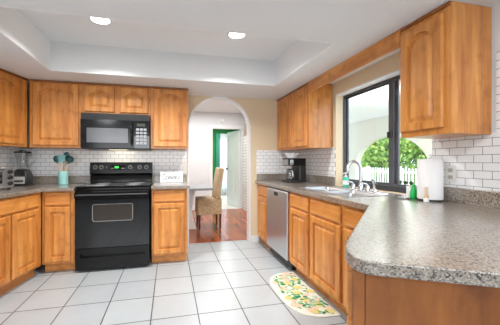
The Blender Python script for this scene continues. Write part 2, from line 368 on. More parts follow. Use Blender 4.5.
# green room
gw = MB().plate([(.5, 0), (3.2, 0), (3.2, 2.5), (.5, 2.5)], [[(1.72, .25), (2.25, .25), (2.25, 2.0), (1.72, 2.0)]], XZ, 9.4, 9.5)
struct(gw.build('wall_green_back', paint_green), 'green painted wall with a bright window', 'wall')
struct(MB().box(.4, .5, 6.7, 9.5, 0, 2.5).build('wall_green_left', paint_green), 'green painted side wall of the far room', 'wall')
struct(MB().box(3.2, 3.3, 6.7, 9.5, 0, 2.5).build('wall_green_right', paint_green), 'green painted wall behind the open door', 'wall')
struct(MB().box(.4, 3.3, 6.7, 9.5, 2.44, 2.5).build('ceiling', ceil_smooth), 'white ceiling of the green room', 'ceiling')
# open panelled door
dr = bpy.data.objects.new('door_1', None); C.objects.link(dr); dr.location = (HX1 - .004, 6.705, 0); dr.rotation_euler = (0, 0, R(180 - 76))
struct(dr, 'white panelled door standing open into the green room', 'door')
m = MB(); dw = .715
m.plate([(0, .01), (dw, .01), (dw, 2.02), (0, 2.02)], [[(.09, .12), (.32, .12), (.32, .95), (.09, .95)], [(.40, .12), (.63, .12), (.63, .95), (.40, .95)], [(.09, 1.1), (.32, 1.1), (.32, 1.9), (.09, 1.9)], [(.40, 1.1), (.63, 1.1), (.63, 1.9), (.40, 1.9)]], XZ, -.018, .018)
m.box(.08, .64, -.008, .008, .1, 1.92)
m.build('door_leaf', trim_white, dr)
m = MB(); m.tube([(.65, -.02, 1.0), (.65, -.05, 1.0)], .01); m.tube([(.65, -.045, 1.0), (.65, -.055, 1.0), (.65, -.075, 1.0), (.65, -.085, 1.0)], [.012, .028, .028, .014])
m.tube([(.65, .02, 1.0), (.65, .05, 1.0)], .01); m.tube([(.65, .045, 1.0), (.65, .055, 1.0), (.65, .075, 1.0), (.65, .085, 1.0)], [.012, .028, .028, .014])
m.build('door_knob', black_plastic, dr, smooth='auto', label='dark round door knob')

# ------------------------------------------------------------------ window over the sink
win = bpy.data.objects.new('window_1', None); C.objects.link(win); win.location = (XR + .10, 2.195, .918)
struct(win, 'dark framed sliding window over the kitchen sink', 'window')
hy = (WY1 - WY0) / 2 - .002; hz = WZ1 - WZ0 - .014
m = MB(); m.plate([(-hy, .001), (hy, .001), (hy, hz), (-hy, hz)], [[(-hy + .016, .05), (hy - .016, .05), (hy - .016, hz - .018), (-hy + .016, hz - .018)]], YZ, 0, .058)
m.build('window_frame', frame_dark, win, bevel=.003)
m = MB(); m.plate([(-.155, .052), (hy - .018, .052), (hy - .018, hz - .02), (-.155, hz - .02)], [[(-.10, .075), (hy - .034, .075), (hy - .034, hz - .036), (-.10, hz - .036)]], YZ, .034, .054)
sash1 = m.build('sash', frame_grey, win, bevel=.003)
MB().box(.042, .046, -.099, hy - .035, .076, hz - .037).build('pane', glass, sash1)
m = MB(); m.plate([(-hy + .018, .052), (-.07, .052), (-.07, hz - .02), (-hy + .018, hz - .02)], [[(-hy + .034, .075), (-.125, .075), (-.125, hz - .036), (-hy + .034, hz - .036)]], YZ, .006, .028)
sash2 = m.build('sash', frame_grey, win, bevel=.003)
MB().box(.015, .019, -hy + .035, -.126, .076, hz - .037).build('pane', glass, sash2)
m = MB(); m.box(-.012, .004, -.115, -.07, .5, .56); m.build('latch', black_plastic, sash2, bevel=.003)

struct(MB().box(XR + .001, XR + .098, WY0 + .002, WY1 - .002, WZ1 - .012, WZ1 - .0005).build('trim_9', trim_white), 'white board lining the top of the window recess', 'window lining')
# ------------------------------------------------------------------ outdoors
struct(MB().box(2.08, 6.2, -1, 11, -.2, -.1).build('ground', concrete), 'concrete patio slab outside the window', 'ground')
struct(MB().box(6.2, 40, -10, 45, -.25, -.15).build('ground', grass_m), 'sunlit green lawn outside', 'ground')
pc, ph = 6.40, 1.30
po = [(2.2, -.2), (pc - ph, -.2), (pc - ph, 1.02)] + arc(pc, 1.02, ph, .90, 180, 0, 28)[1:-1] + [(pc + ph, 1.02), (pc + ph, -.2), (8.8, -.2), (8.8, 2.5), (2.2, 2.5)]
struct(MB().plate(po, [], YZ, 6.0, 6.2).build('wall_patio', patio_paint), 'cream stucco patio wall with an arched opening to the garden', 'wall')
struct(MB().box(2.08, 6.2, 2.2, 8.8, 2.505, 2.6).build('ceiling', ceil_smooth), 'white patio ceiling seen through the window', 'ceiling')
m = thing('ceiling_lantern', 'small dark wire lantern on the patio ceiling seen through the window', 'lantern', (4.0, 4.06, 2.504))
MB().lathe([(0, 0), (.05, 0), (.05, -.012), (.012, -.02), (.012, -.06), (0, -.06)]).build('ceiling_mount', black_plastic, m, smooth='auto')
m1 = MB()
for a in range(4):
    c_, s_ = math.cos(R(45 + 90 * a)), math.sin(R(45 + 90 * a)); m1.tube([(.01 * c_, .01 * s_, -.055), (.07 * c_, .07 * s_, -.075), (.055 * c_, .055 * s_, -.19)], .006, 6)
for z, r in ((-.075, .07), (-.19, .055)): m1.tube([(r * math.cos(R(45 + 90 * a)), r * math.sin(R(45 + 90 * a)), z) for a in range(5)], .006, 6)
m1.build('cage', black_plastic, m); MB().lathe([(0, -.18), (.022, -.18), (.028, -.12), (0, -.085)]).build('bulb', emis('warm_bulb', (1, .95, .85, 1), 4), m, smooth='auto')
lamp('patio_fill', 'POINT', (4.0, 4.06, 2.27), (0, 0, 0), 60, (1, .97, .93), shadow_soft_size=.05)  # fill added to brighten the patio, placed just under the lantern
# fence
fc = thing('picket_fence', 'white picket fence across the lawn beyond the patio arch', 'fence', (10, 6, -.15))
m = MB(); y = 0
for z in (.25, .85): m.box(.0, .03, 0, 10.0, z, z + .08)
m.build('rail', trim_white, fc)
n_p = 0
while y < 10.0:
    if n_p < 96:
        p = MB().plate([(y, .04), (y + .075, .04), (y + .075, 1.03), (y + .0375, 1.08), (y, 1.03)], [], YZ, -.02, -.001).build('picket', trim_white, fc)
    n_p += 1; y += .16
for k_ in range(6): MB().box(.031, .12, k_ * 1.95, k_ * 1.95 + .09, 0, 1.14).build('post', trim_white, fc)
# trees
def foliage(name, parent, cen, rad, n, size, mats):
    m = MB()
    for i in range(n):
        while True:
            v = Vector((random.uniform(-1, 1), random.uniform(-1, 1), random.uniform(-1, 1)))
            if .35 < v.length < 1: break
        wob = 1 + .22 * math.sin(5 * v.x + 3 * v.z) * math.cos(4 * v.y)
        p = Vector((cen[0] + v.x * rad[0] * wob, cen[1] + v.y * rad[1] * wob, cen[2] + v.z * rad[2] * wob))
        u = Vector((random.gauss(0, 1), random.gauss(0, 1), random.gauss(0, .6))).normalized(); w = u.orthogonal().normalized()
        w.rotate(Matrix.Rotation(random.uniform(0, 6.28), 3, u)); s_ = size * random.uniform(.6, 1.3)
        w2 = u.cross(w)
        f = m.bm.faces.new([m.bm.verts.new(p + q) for q in (w * s_, w2 * s_ * .45, -w * s_, -w2 * s_ * .45)]); f.material_index = random.choice((0, 0, 1))
    me_o = m.build(name, mats, parent); return me_o
def tree(name, label, loc, rad, zc, n, size, mats):
    t = thing(name, label, 'tree', loc, 0, 'trees beyond the picket fence')
    MB().tube([(0, 0, 0), (.05, 0, zc * .5), (0, .06, zc)], [.14, .11, .06]).build('trunk', bark, t, smooth='auto')
    foliage('crown', t, (0, 0, zc), rad, n, size, mats)
tree('leafy_tree', 'tall mid green tree at the left of the garden view', (12.4, 16.8, -.15), (1.25, 1.35, 2.4), 2.3, 3400, .15, [leaf_a, leaf_c])
tree('leafy_tree', 'pale sunlit bushy tree in the middle of the garden view', (12.4, 13.4, -.15), (1.2, 1.35, 1.7), 1.6, 3000, .14, [leaf_b, leaf_a])
tree('leafy_tree', 'bright green bush at the right end of the garden view', (12.2, 10.1, -.15), (1.3, 1.3, 1.9), 1.8, 3000, .14, [leaf_a, leaf_b])
tree('leafy_tree', 'dark evergreen standing at the right behind the bright bushes', (17, 13.4, -.15), (1.9, 2.0, 3.2), 3.0, 4200, .22, [leaf_c, leaf_a])
tree('leafy_tree', 'light green tree rising in the centre behind the bushes', (17, 18.6, -.15), (1.9, 2.0, 3.2), 3.1, 4200, .22, [leaf_b, leaf_a])
tree('leafy_tree', 'dark green tree farthest back at the left of the arch', (17.0, 23.8, -.15), (1.9, 2.0, 3.2), 3.0, 3600, .22, [leaf_a, leaf_c])
struct(MB().box(XR + .161, XR + .29, WY0 - .05, WY1 + .05, .90, .935).build('trim_10', patio_paint), 'narrow outside sill below the kitchen window', 'sill')
for i, yy in enumerate((1.985, 2.045, 2.105)):
    t = thing('potted_succulent', ('dark green succulent on the outside sill nearest the paper towel', 'middle dark green succulent of three on the outside sill', 'dark green succulent on the outside sill nearest the window mullion')[i], 'plant', (2.13, yy, .9355), 0, 'small succulents on the outside window sill')
    MB().lathe([(0, .0), (.018, .0), (.024, .045), (.021, .045), (0, .035)]).build('pot', cushion_green, t, smooth='auto')
    m = MB()
    for q in range(14):
        a_ = q * 2.4; r_ = .008 + .0014 * q; c_, s_ = math.cos(a_), math.sin(a_)
        m.rings([[(c_ * (r_ * f) - s_ * w_ * e, s_ * (r_ * f) + c_ * w_ * e, .044 + zz) for e in (-1, 1)] + [(c_ * (r_ * f), s_ * (r_ * f), .044 + zz + w_)] for f, w_, zz in ((.1, .004, 0), (.7, .008, .022), (1, .002, .042 - .001 * q))])
    m.build('rosette', leaf_c, t)

# ------------------------------------------------------------------ cabinet kit
def door_mesh(w, h, t=.02, rise=0, fr=.052, top=True):
    K = 18
    def cont(mg):
        p = [(mg, mg), (w - mg, mg)]
        for i in range(K + 1):
            u = 1 - i / K; v = abs(2 * u - 1) / .86; sh = (math.cos(v * math.pi / 2) ** .75) if v < 1 else 0
            p.append((mg + (w - 2 * mg) * u, h - mg - rise * (1 - sh)))
        return p
    def outer(e): return [(e, e), (w - e, e)] + [(e + (w - 2 * e) * (1 - i / K), h - e) for i in range(K + 1)]
    lay = [(outer(0), 0), (outer(0), -t + .009), (outer(.003), -t + .003), (outer(.009), -t), (cont(fr), -t), (cont(fr + .003), -t + .015), (cont(fr + .013), -t + .015), (cont(fr + .038), -t + .002)]
    m = MB(); m.rings([[(x, y, z) for x, z in lp] for lp, y in lay]); return m
def slab_mesh(w, h, t=.02):
    e = .012; m = MB()
    m.rings([[(a, y, b) for a, b in ((i, i), (w - i, i), (w - i, h - i), (i, h - i))] for i, y in ((0, 0), (0, -t + .007), (.004, -t + .003), (e, -t))]); return m
def cabinet(name, label, cat, loc, rot, w, z0, z1, depth, items, group, toe=True, crown=False, hollow=False):
    t = thing(name, label, cat, loc, rot, group)
    if hollow:
        m = MB().plate([(0, .001), (w, .001), (w, depth), (0, depth)], [[(.012, .02), (w - .012, .02), (w - .012, depth - .012), (.012, depth - .012)]], XY, z0 + .018, z1)
        m.box(0, w, .001, depth, z0, z0 + .0175); m.build('carcass', wood_v, t)
    else: MB().box(0, w, .001, depth, z0, z1).build('carcass', wood_v, t, bevel=.0015)
    if toe and z0 > .05 and z0 < .2: MB().box(0, w, .07, depth - .02, .001, z0 - .001).build('toe_kick', wood_h, t)
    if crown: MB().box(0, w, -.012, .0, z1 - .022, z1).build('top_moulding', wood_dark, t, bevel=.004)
    for it in items:
        kd, x0, x1, a, b = it[:5]
        if kd == 'door': door_mesh(x1 - x0, b - a, rise=it[5] if len(it) > 5 else 0).build('door', wood_v, t, loc=(x0, 0, a))
        else: slab_mesh(x1 - x0, b - a).build('drawer', wood_h, t, loc=(x0, 0, a))
    return t
ZU0, ZU1, UF = 1.362, 2.131, 3.452     # wall cabinets
GU, GB = 'honey wood wall cabinets', 'honey wood base cabinets'
ud = DY - .009 - UF
UR = .05
cabinet('wall_cabinet', 'tall honey wood wall cabinet with one arched door just left of the microwave', 'cabinet', (-1.548, UF, 0), 0, .545, ZU0, ZU1, ud, [('door', .034, .507, 1.385, 2.098, UR)], GU, False, True)
cabinet('wall_cabinet', 'short two door honey wood wall cabinet directly above the microwave', 'cabinet', (-1.001, UF, 0), 0, .768, 1.768, ZU1, ud, [('door', .028, .356, 1.790, 2.098, UR), ('door', .418, .745, 1.790, 2.098, UR)], GU, False, True)
cabinet('wall_cabinet', 'single door honey wood wall cabinet between microwave and archway', 'cabinet', (-.231, UF, 0), 0, .462, ZU0, ZU1, ud, [('door', .036, .44, 1.385, 2.098, UR)], GU, False, True)
ua = R(16)
cabinet('wall_cabinet', 'honey wood wall cabinet at the far left angled above the toaster oven', 'cabinet', (-1.566 - .78 * math.sin(ua), 3.442 - .78 * math.cos(ua), 0), R(90) - ua, .78, ZU0, ZU1, .235, [('door', .29, .735, 1.385, 2.098, UR), ('door', -.18 + .2, .27, 1.385, 2.098, UR)], GU, False, True)
URX = 1.595
# right wall: local x runs toward the camera (-y)
cabinet('wall_cabinet', 'two door honey wood wall cabinet above the coffee maker', 'cabinet', (URX, 3.782, 0), R(-90), .938, ZU0, ZU1, XR - .009 - URX, [('door', .05, .475, 1.385, 2.098, UR), ('door', .50, .905, 1.385, 2.098, UR)], GU, False, True)
cabinet('wall_cabinet', 'nearest honey wood wall cabinet hanging above the paper towel', 'cabinet', (URX, 1.566, 0), R(-90), .344, ZU0, ZU1, XR - .009 - URX, [('door', .006, .305, 1.400, 2.085, UR)], GU, False, True)
tag(MB().box(1.583, 1.603, 1.568, 2.842, 2.006, 2.131).build('valance', wood_y, bevel=.003), 'honey wood valance board spanning above the sink window', 'valance')

ZB1 = .878; BF = 3.20
cabinet('base_cabinet', 'narrow honey wood base cabinet left of the black range with one drawer and door', 'cabinet', (-1.318, BF, 0), 0, .314, .1, ZB1, DY - .02 - BF, [('drawer', .026, .274, .73, .862), ('door', .026, .274, .125, .712)], GB)
cabinet('base_cabinet', 'honey wood base cabinet between the black range and the archway', 'cabinet', (-.203, BF, 0), 0, .404, .1, ZB1, DY - .02 - BF, [('drawer', .022, .375, .73, .862), ('door', .022, .375, .125, .712)], GB)
bl = 1.5
cabinet('base_cabinet', 'wide honey wood base cabinet at far left under the toaster oven', 'cabinet', (-1.322 - bl * LU[0], 3.19 - bl * LU[1], 0), R(90) - LA, bl, .1, ZB1, .585, [('drawer', bl - .85, bl - .055, .73, .862), ('door', bl - .85, bl - .435, .125, .712), ('door', bl - .405, bl - .06, .125, .712)], GB)
RX = 1.275; rd = XR - .01 - RX
def rc(name, label, y1, y0, items, hollow=False):
    return cabinet(name, label, 'cabinet', (RX, y1, 0), R(-90), y1 - y0, .1, ZB1, rd, items, GB, hollow=hollow)
rc('base_cabinet', 'narrow honey wood base cabinet between archway and dishwasher', 3.77, 3.315, [('drawer', .06, .43, .725, .855), ('door', .06, .43, .125, .705)])
def std(w): return [('drawer', .02, w - .02, .725, .855), ('door', .02, w - .02, .125, .705)]
rc('base_cabinet', 'honey wood base cabinet right beside the dishwasher', 2.672, 2.246, std(.426), True)
rc('base_cabinet', 'honey wood sink base cabinet beside the floral mat', 2.244, 1.765, std(.479), True)
rc('base_cabinet', 'honey wood base cabinet partly hidden behind the peninsula corner', 1.763, 1.36, std(.40))

# ------------------------------------------------------------------ worktops
ZK0, ZK1 = .880, .918
# L-shaped top left of the range
fe = .035
c0 = (-1.32 + fe * .83, 3.19 - fe)            # inner corner
near = 1.55
po = [(-1.0, 3.155), (-1.0, DY - .003), (lw(DY - .003) + .003, DY - .003), (-1.909 - (near + .1) * LU[0] + .004, 3.305 - (near + .1) * LU[1]), (c0[0] - near * LU[0], c0[1] - near * LU[1]), c0]
ct = thing('countertop', 'grey speckled countertop left of the range under toaster oven and blender', 'countertop', (-1.4, 3.4, ZK0), 0, 'speckled countertops')
def cpart(mb, name, par): 
    bmesh.ops.translate(mb.bm, verts=mb.bm.verts, vec=-Vector(par.location)); return mb.build(name, laminate, par, bevel=.004)
cpart(MB().prism(po, ZK0, ZK1), 'worktop', ct)
m = MB(); m.box(lw(DY) + .03, -1.0, DY - .022, DY - .0075, ZK1, 1.017); cpart(m, 'backsplash_lip', ct)
m = MB(); m.prism([(lx(3.76, .0075), 3.76), (lx(1.8, .0075), 1.8), (lx(1.8, .022), 1.8), (lx(3.76, .022), 3.76)], ZK1, 1.017); cpart(m, 'backsplash_lip', ct)
ct = thing('countertop', 'small grey speckled countertop between range and archway', 'countertop', (0, 3.4, ZK0), 0, 'speckled countertops')
cpart(MB().prism([(-.206, 3.155), (.232, 3.155), (.232, DY - .003), (-.206, DY - .003)], ZK0, ZK1), 'worktop', ct)
m = MB(); m.box(-.206, .231, DY - .022, DY - .0075, ZK1, 1.017); cpart(m, 'backsplash_lip', ct)
# right run with sink cut-out and peninsula
ct = thing('countertop', 'large grey speckled sink countertop turning into a rounded peninsula', 'countertop', (1.5, 2.0, ZK0), 0, 'speckled countertops')
CX0 = 1.24
SX0, SX1, SY0, SY1 = 1.355, 1.825, 1.83, 2.66
outer = [(CX0, DY - .003), (CX0, 1.46), (.585, .80), (.552, .755), (.530, .712), (.522, .676), (.530, .642), (.556, .622), (.604, .597), (.797, .494), (XR - .003, -.115), (XR - .003, DY - .003)]
cpart(MB().prism(outer, ZK0, ZK1, [rrect(SX0 + .012, SX1 - .012, SY0 + .012, SY1 - .012, .04)]), 'worktop', ct)
for bb in ((XR - .022, XR - .0075, -.1, WY0 - .004), (XR - .022, XR - .0075, WY1 + .004, DY - .023), (1.262, XR - .0235, DY - .022, DY - .0075)):
    cpart(MB().box(*bb, ZK1, 1.017), 'backsplash_lip', ct)
# peninsula cabinet
pn = thing('peninsula_cabinet', 'honey wood peninsula cabinet end panel under the rounded countertop in the foreground', 'cabinet', (.7, .7, 0))
N1 = Vector((.882, -.471)); N1.normalize()          # along the near edge
nin = Vector((.471, .882))                         # inward from the near edge
e0 = Vector((.604, .597)) + nin * .035; fdir = Vector((.69, .724)).normalized(); fin = Vector((fdir.y, -fdir.x))
f0_ = Vector((.585, .80)) + fin * .035
# corner of the two inset lines
den = N1.x * fdir.y - N1.y * fdir.x; dd = f0_ - e0; ta = (dd.x * fdir.y - dd.y * fdir.x) / den
cn = e0 + N1 * ta
fe_ = cn + fdir * .86; ne = cn + N1 * 1.42
poly = [cn, ne, Vector((XR - .01, ne.y)) if ne.x < XR - .01 else ne, Vector((XR - .01, 1.33)), Vector((fe_.x, 1.33)), fe_]
poly = [(p.x, p.y) for p in (cn, Vector((XR - .012, cn.y + (XR - .012 - cn.x) / N1.x * N1.y)), Vector((XR - .012, 1.355)), Vector((cn.x + (1.355 - cn.y) / fdir.y * fdir.x, 1.355)))]
def ppart(mb, name, mt, **k_): bmesh.ops.translate(mb.bm, verts=mb.bm.verts, vec=-Vector(pn.location)); return mb.build(name, mt, pn, **k_)
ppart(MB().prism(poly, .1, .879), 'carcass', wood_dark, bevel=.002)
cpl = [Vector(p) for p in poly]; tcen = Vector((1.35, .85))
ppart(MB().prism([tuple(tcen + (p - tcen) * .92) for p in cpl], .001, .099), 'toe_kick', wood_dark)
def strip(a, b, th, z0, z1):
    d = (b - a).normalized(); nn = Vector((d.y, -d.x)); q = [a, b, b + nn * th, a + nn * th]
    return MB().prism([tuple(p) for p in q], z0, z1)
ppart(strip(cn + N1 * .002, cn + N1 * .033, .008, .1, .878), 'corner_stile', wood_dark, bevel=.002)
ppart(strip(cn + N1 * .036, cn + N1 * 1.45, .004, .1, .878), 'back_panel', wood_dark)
fl = -fin
for a, b in ((.73, .86), (.12, .71)):
    q = [cn + fdir * .03, cn + fdir * .42]; nn = Vector((-fdir.y, fdir.x))
    ppart(MB().prism([tuple(q[0]), tuple(q[1]), tuple(q[1] + nn * .018), tuple(q[0] + nn * .018)], a, b), 'drawer' if a > .5 else 'door', wood_v, bevel=.003)

# ------------------------------------------------------------------ sink and taps
sk = thing('kitchen_sink', 'double basin stainless steel sink set into the countertop below the window', 'sink', (0, 0, ZK1))
def basin(x0, x1, y0, y1, d):
    L = [[(x, y, z) for x, y in rrect(x0 + e, x1 - e, y0 + e, y1 - e, .035 + .01 * (e > 0))] for e, z in ((0, .0035), (.006, -.004), (.012, -.03), (.022, -d + .02), (.04, -d))]
    return MB().rings(L, False, True)
ym = (SY0 + SY1) / 2
bx = [(SX0 + .03, SX1 - .115, SY0 + .03, ym - .015), (SX0 + .03, SX1 - .115, ym + .015, SY1 - .03)]
MB().plate(rrect(SX0, SX1, SY0, SY1, .04), [rrect(*b, .035) for b in bx], XY, .0005, .0045).build('rim', steel, sk, bevel=.0012)
for b in bx:
    o = basin(*b, .17).build('basin', steel, sk, smooth='auto')
    MB().lathe([(0, .001), (.03, .001), (.042, .004), (.042, .0)], (b[0] + b[1]) / 2, (b[2] + b[3]) / 2, z0=-.1695).build('drain', chrome, o, smooth='auto')
fz = ZK1 + .0048
fa = thing('faucet', 'tall gooseneck chrome kitchen tap behind the sink', 'faucet', (1.785, 2.21, fz))
m = MB(); m.plate(rrect(-.028, .028, -.12, .15, .027), [], XY, 0, .006); m.build('deck_plate', chrome, fa, bevel=.002)
MB().lathe([(0, .006), (.028, .006), (.026, .03), (.018, .06), (.015, .075), (0, .075)]).build('collar', chrome, fa, smooth='auto')
d_ = Vector((-.77, .25, 0)); pts = [(0, 0, .07), (0, 0, .15), (0, 0, .20)]
for i in range(1, 15):
    a = math.pi * i / 13; pts.append(tuple(d_ * (.075 * (1 - math.cos(a))) + Vector((0, 0, .20 + .075 * math.sin(a)))))
pts.append(tuple(d_ * .152 + Vector((0, 0, .165))))
MB().tube(pts, [.0145] * (len(pts) - 1) + [.012], 14).build('spout', chrome, fa, smooth='auto')
for yy in (.11, -.09):
    h_ = MB().lathe([(0, .006), (.024, .006), (.022, .03), (.016, .05), (0, .055)], 0, yy).build('tap_base', chrome, fa, smooth='auto')
    MB().tube([(0, yy, .05), (-.02, yy, .068), (-.055, yy, .075)], [.010, .010, .007]).build('lever', chrome, h_, smooth='auto')
sp = thing('side_sprayer', 'short chrome side sprayer right of the gooseneck tap', 'sprayer', (1.785, 2.035, fz))
MB().lathe([(0, 0), (.024, 0), (.020, .02), (.014, .03), (0, .03)]).build('base', chrome, sp, smooth='auto')
MB().tube([(0, 0, .028), (0, 0, .06), (-.006, 0, .09), (-.018, 0, .115)], [.012, .014, .018, .019]).build('spray_head', chrome, sp, smooth='auto')
sb = thing('soap_bottle', 'clear pump bottle of aqua hand soap beside the gooseneck tap', 'bottle', (1.868, 2.545, ZK1))
MB().lathe([(0, .001), (.030, .001), (.032, .01), (.032, .085), (.026, .105), (.014, .115), (0, .115)]).build('bottle_body', soap_green, sb, smooth='auto')
MB().lathe([(.0325, .03), (.0328, .031), (.0328, .075), (.0325, .076)]).build('label', label_white, sb, label='white paper label on the soap bottle')
MB().lathe([(0, .114), (.015, .114), (.015, .128), (.006, .13), (.006, .15), (0, .15)]).build('pump_collar', white_plastic, sb, smooth='auto')
MB().tube([(.008, .0, .152), (-.01, 0, .154), (-.038, 0, .148)], [.008, .008, .005]).build('nozzle', white_plastic, sb, smooth='auto')

# ------------------------------------------------------------------ things near the paper towel
pt = thing('paper_towel_roll', 'large white paper towel roll on an upright holder near the window', 'paper towel', (1.81, 1.534, ZK1))
MB().lathe([(0, .001), (.072, .001), (.072, .008), (0, .012)]).build('holder_base', black_plastic, pt, smooth='auto')
MB().lathe([(.02, .014), (.074, .014), (.076, .02), (.076, .290), (.074, .295), (.02, .29), (.02, .014)], seg=40).build('towel_roll', paper, pt, smooth='auto')
m = MB(); m.tube([(0, 0, .01), (0, 0, .30)], .006); m.tube([(.012 * math.cos(a / 12 * 6.283) , .0 , .312 + .014 * math.sin(a / 12 * 6.283)) for a in range(13)], .003, 6); m.build('holder_rod', chrome, pt, smooth='auto')
db = thing('dish_soap_bottle', 'small bright green dish soap bottle left of the paper towel', 'bottle', (1.785, 1.640, ZK1))
MB().rings([[(a * s1, b * s1 * .7, z) for a, b in rrect(-.026, .026, -.026, .026, .015)] for s1, z in ((.9, .001), (1, .008), (.95, .045), (.8, .065), (.45, .082), (.4, .09))]).build('bottle_body', green_plastic, db, smooth='auto')
MB().lathe([(0, .0895), (.013, .0895), (.012, .103), (.005, .112), (0, .112)]).build('cap', green_plastic, db, smooth='auto')
bxo = thing('sponge_box', 'small white sponge holder box beside the green dish soap bottle', 'box', (1.815, 1.69, ZK1))
m = MB(); m.plate(rrect(-.03, .03, -.02, .02, .006), [rrect(-.026, .026, -.016, .016, .004)], XY, .001, .09); m.box(-.027, .027, -.017, .017, .001, .005); m.build('box_body', white_plastic, bxo)
MB().box(-.022, .022, -.012, .012, .005, .094).build('sponge', m_lemon, bxo, bevel=.004)
br = thing('dish_brush', 'slim wooden dish brush standing in front of the paper towel', 'brush', (1.72, 1.485, ZK1))
MB().box(-.013, .013, -.011, .011, .001, .028).build('bristles', paper, br, bevel=.002)
MB().rings([[(a * s1, b * s1, z) for a, b in rrect(-.011, .011, -.009, .009, .004)] for s1, z in ((1.2, .0285), (1.2, .04), (.6, .06), (.7, .095), (.5, .103))]).build('handle', beech, br, smooth='auto')
st = thing('sink_strainer', 'small steel sink strainer lying on the counter before the green bottle', 'strainer', (1.71, 1.652, ZK1))
MB().lathe([(0, .006), (.025, .005), (.036, .012), (.040, .012), (.038, .002), (.022, .0005), (0, .0005)]).build('strainer_bowl', steel, st, smooth='auto')
MB().lathe([(0, .006), (.006, .006), (.005, .016), (.008, .02), (0, .022)]).build('knob', chrome, st, smooth='auto')

def plate_thing(name, label, loc, rz, kind, group=None):
    t = thing(name, label, 'outlet' if kind == 'outlet' else 'switch', loc, rz, group)
    w_ = .036 if kind == 'outlet' else .045
    m = MB(); m.plate(rrect(-w_, w_, -.057, .057, .006), [], XZ, -.006, 0); m.build('cover_plate', cover, t, bevel=.002)
    if kind == 'outlet':
        for z in (-.024, .024):
            f = MB().plate(rrect(-.017, .017, z - .014, z + .014, .008), [], XZ, -.008, -.0061).build('socket', socket_m, t)
            m = MB(); m.box(-.008, -.005, -.0085, -.0081, z - .003, z + .007); m.box(.005, .008, -.0085, -.0081, z - .003, z + .007); m.box(-.002, .002, -.0085, -.0081, z - .010, z - .006); m.build('slots', slot_dark, f)
    else:
        for x in (-.022, .022): MB().plate([(x - .010, -.022), (x + .010, -.022), (x + .010, .022), (x - .010, .022)], [], XZ, -.010, -.0061).build('toggle', white_plastic, t, bevel=.002)
    return t
plate_thing('power_outlet', 'white power outlet plate on the tile right of the paper towel', (XR - .0075, 1.462, 1.112), R(-90), 'outlet')
plate_thing('light_switch', 'white double switch plate on the tile above the lettered sign', (.172, DY - .0075, 1.137), 0, 'switch')

# ------------------------------------------------------------------ range
rg = thing('range', 'black electric range with glass oven door between the back cabinets', 'range', (-.604, 3.17, 0))
hw = .384
MB().box(-hw + .006, hw - .006, .03, .595, .012, .905).build('body', black_gloss, rg)
ck = MB().plate(rrect(-hw, hw, -.012, .535, .012), [], XY, .906, .928).build('cooktop', black_glass, rg, bevel=.004)
for bx_, by_, br_ in ((-.19, .12, .115), (.19, .12, .085), (-.19, .38, .085), (.19, .38, .115)):
    m = MB(); m.lathe([(br_, .0), (br_, .0012), (br_ - .012, .0012), (br_ - .012, 0)], bx_, by_, 36, .9281); m.lathe([(0, .0), (br_ - .03, 0), (br_ - .03, .0008), (0, .0008)], bx_, by_, 36, .9281)
    m.build('burner', burner_grey, ck)
bgp = [(.535, .929), (.535, 1.02), (.50, 1.045), (.515, 1.186), (.535, 1.19), (.600, 1.19), (.600, .929)]
bgd = MB().plate(bgp, [], lambda u, v, a: (a, u, v), -hw + .004, hw - .004).build('backguard', black_gloss, rg, bevel=.004)
def bgy(z): return .50 + (z - 1.045) / (1.186 - 1.045) * .015
for kx, kr in ((-.315, .021), (-.245, .021), (-.185, .011), (.105, .021), (.222, .021), (.305, .021)):
    z = 1.125; y = bgy(z)
    kb = MB().tube([(kx, y - .0005, z), (kx, y - .022, z + .002)], [kr, kr * .85], 16).build('knob', black_plastic, bgd, smooth='auto')
    MB().tube([(kx, y - .001, z), (kx, y - .003, z)], kr * 1.28, 20).build('dial_ring', burner_grey, kb, smooth='auto')
MB().box(-.135, .04, bgy(1.12) - .005, bgy(1.12) - .0005, 1.095, 1.15).build('control_display', black_glass, bgd).select_set(False)
MB().box(-.085, -.035, bgy(1.12) - .0075, bgy(1.12) - .0055, 1.113, 1.137).build('clock', led_green, bgd, label='green lit clock digits')
for kx in (-.12, -.105, .0, .015, .03): MB().box(kx - .005, kx + .005, bgy(1.12) - .0075, bgy(1.12) - .0055, 1.105, 1.118).build('button', button_white, bgd)
od = MB().plate(rrect(-hw + .004, hw - .004, .262, .895, .008), [], XZ, -.028, .028).build('oven_door', black_glass, rg, bevel=.004)
ow = MB().plate(rrect(-.212, .205, .545, .735, .025), [rrect(-.206, .199, .551, .729, .02)], XZ, -.0315, -.0285).build('window_border', rim_grey, od)
MB().plate(rrect(-.205, .198, .552, .728, .02), [], XZ, -.0308, -.0285).build('oven_window', oven_glass, od)
m = MB(); m.plate(rrect(-hw + .004, hw - .004, .80, .872, .012), [], XZ, -.062, -.045); m.box(-hw + .03, -hw + .06, -.046, -.0285, .81, .86); m.box(hw - .06, hw - .03, -.046, -.0285, .81, .86)
hd = m.build('oven_handle', black_gloss, od, bevel=.006, seg=3)
MB().tube([(-hw + .02, -.0635, .84), (hw - .02, -.0635, .84)], .007, 8).build('grip_strip', mat('dark_grip', lin(72, 72, 74), .35), hd, smooth='auto')
m = MB(); m.plate(rrect(-hw + .004, hw - .004, .03, .255, .008), [rrect(-hw + .05, hw - .05, .155, .205, .02)], XZ, -.026, .02); m.box(-hw + .04, hw - .04, .012, .022, .14, .22)
m.build('storage_drawer', black_gloss, rg, bevel=.003)
for sx in (-.33, .33):
    MB().lathe([(0, 0), (.02, 0), (.02, .012), (0, .012)], sx, .08).build('foot', black_plastic, rg)
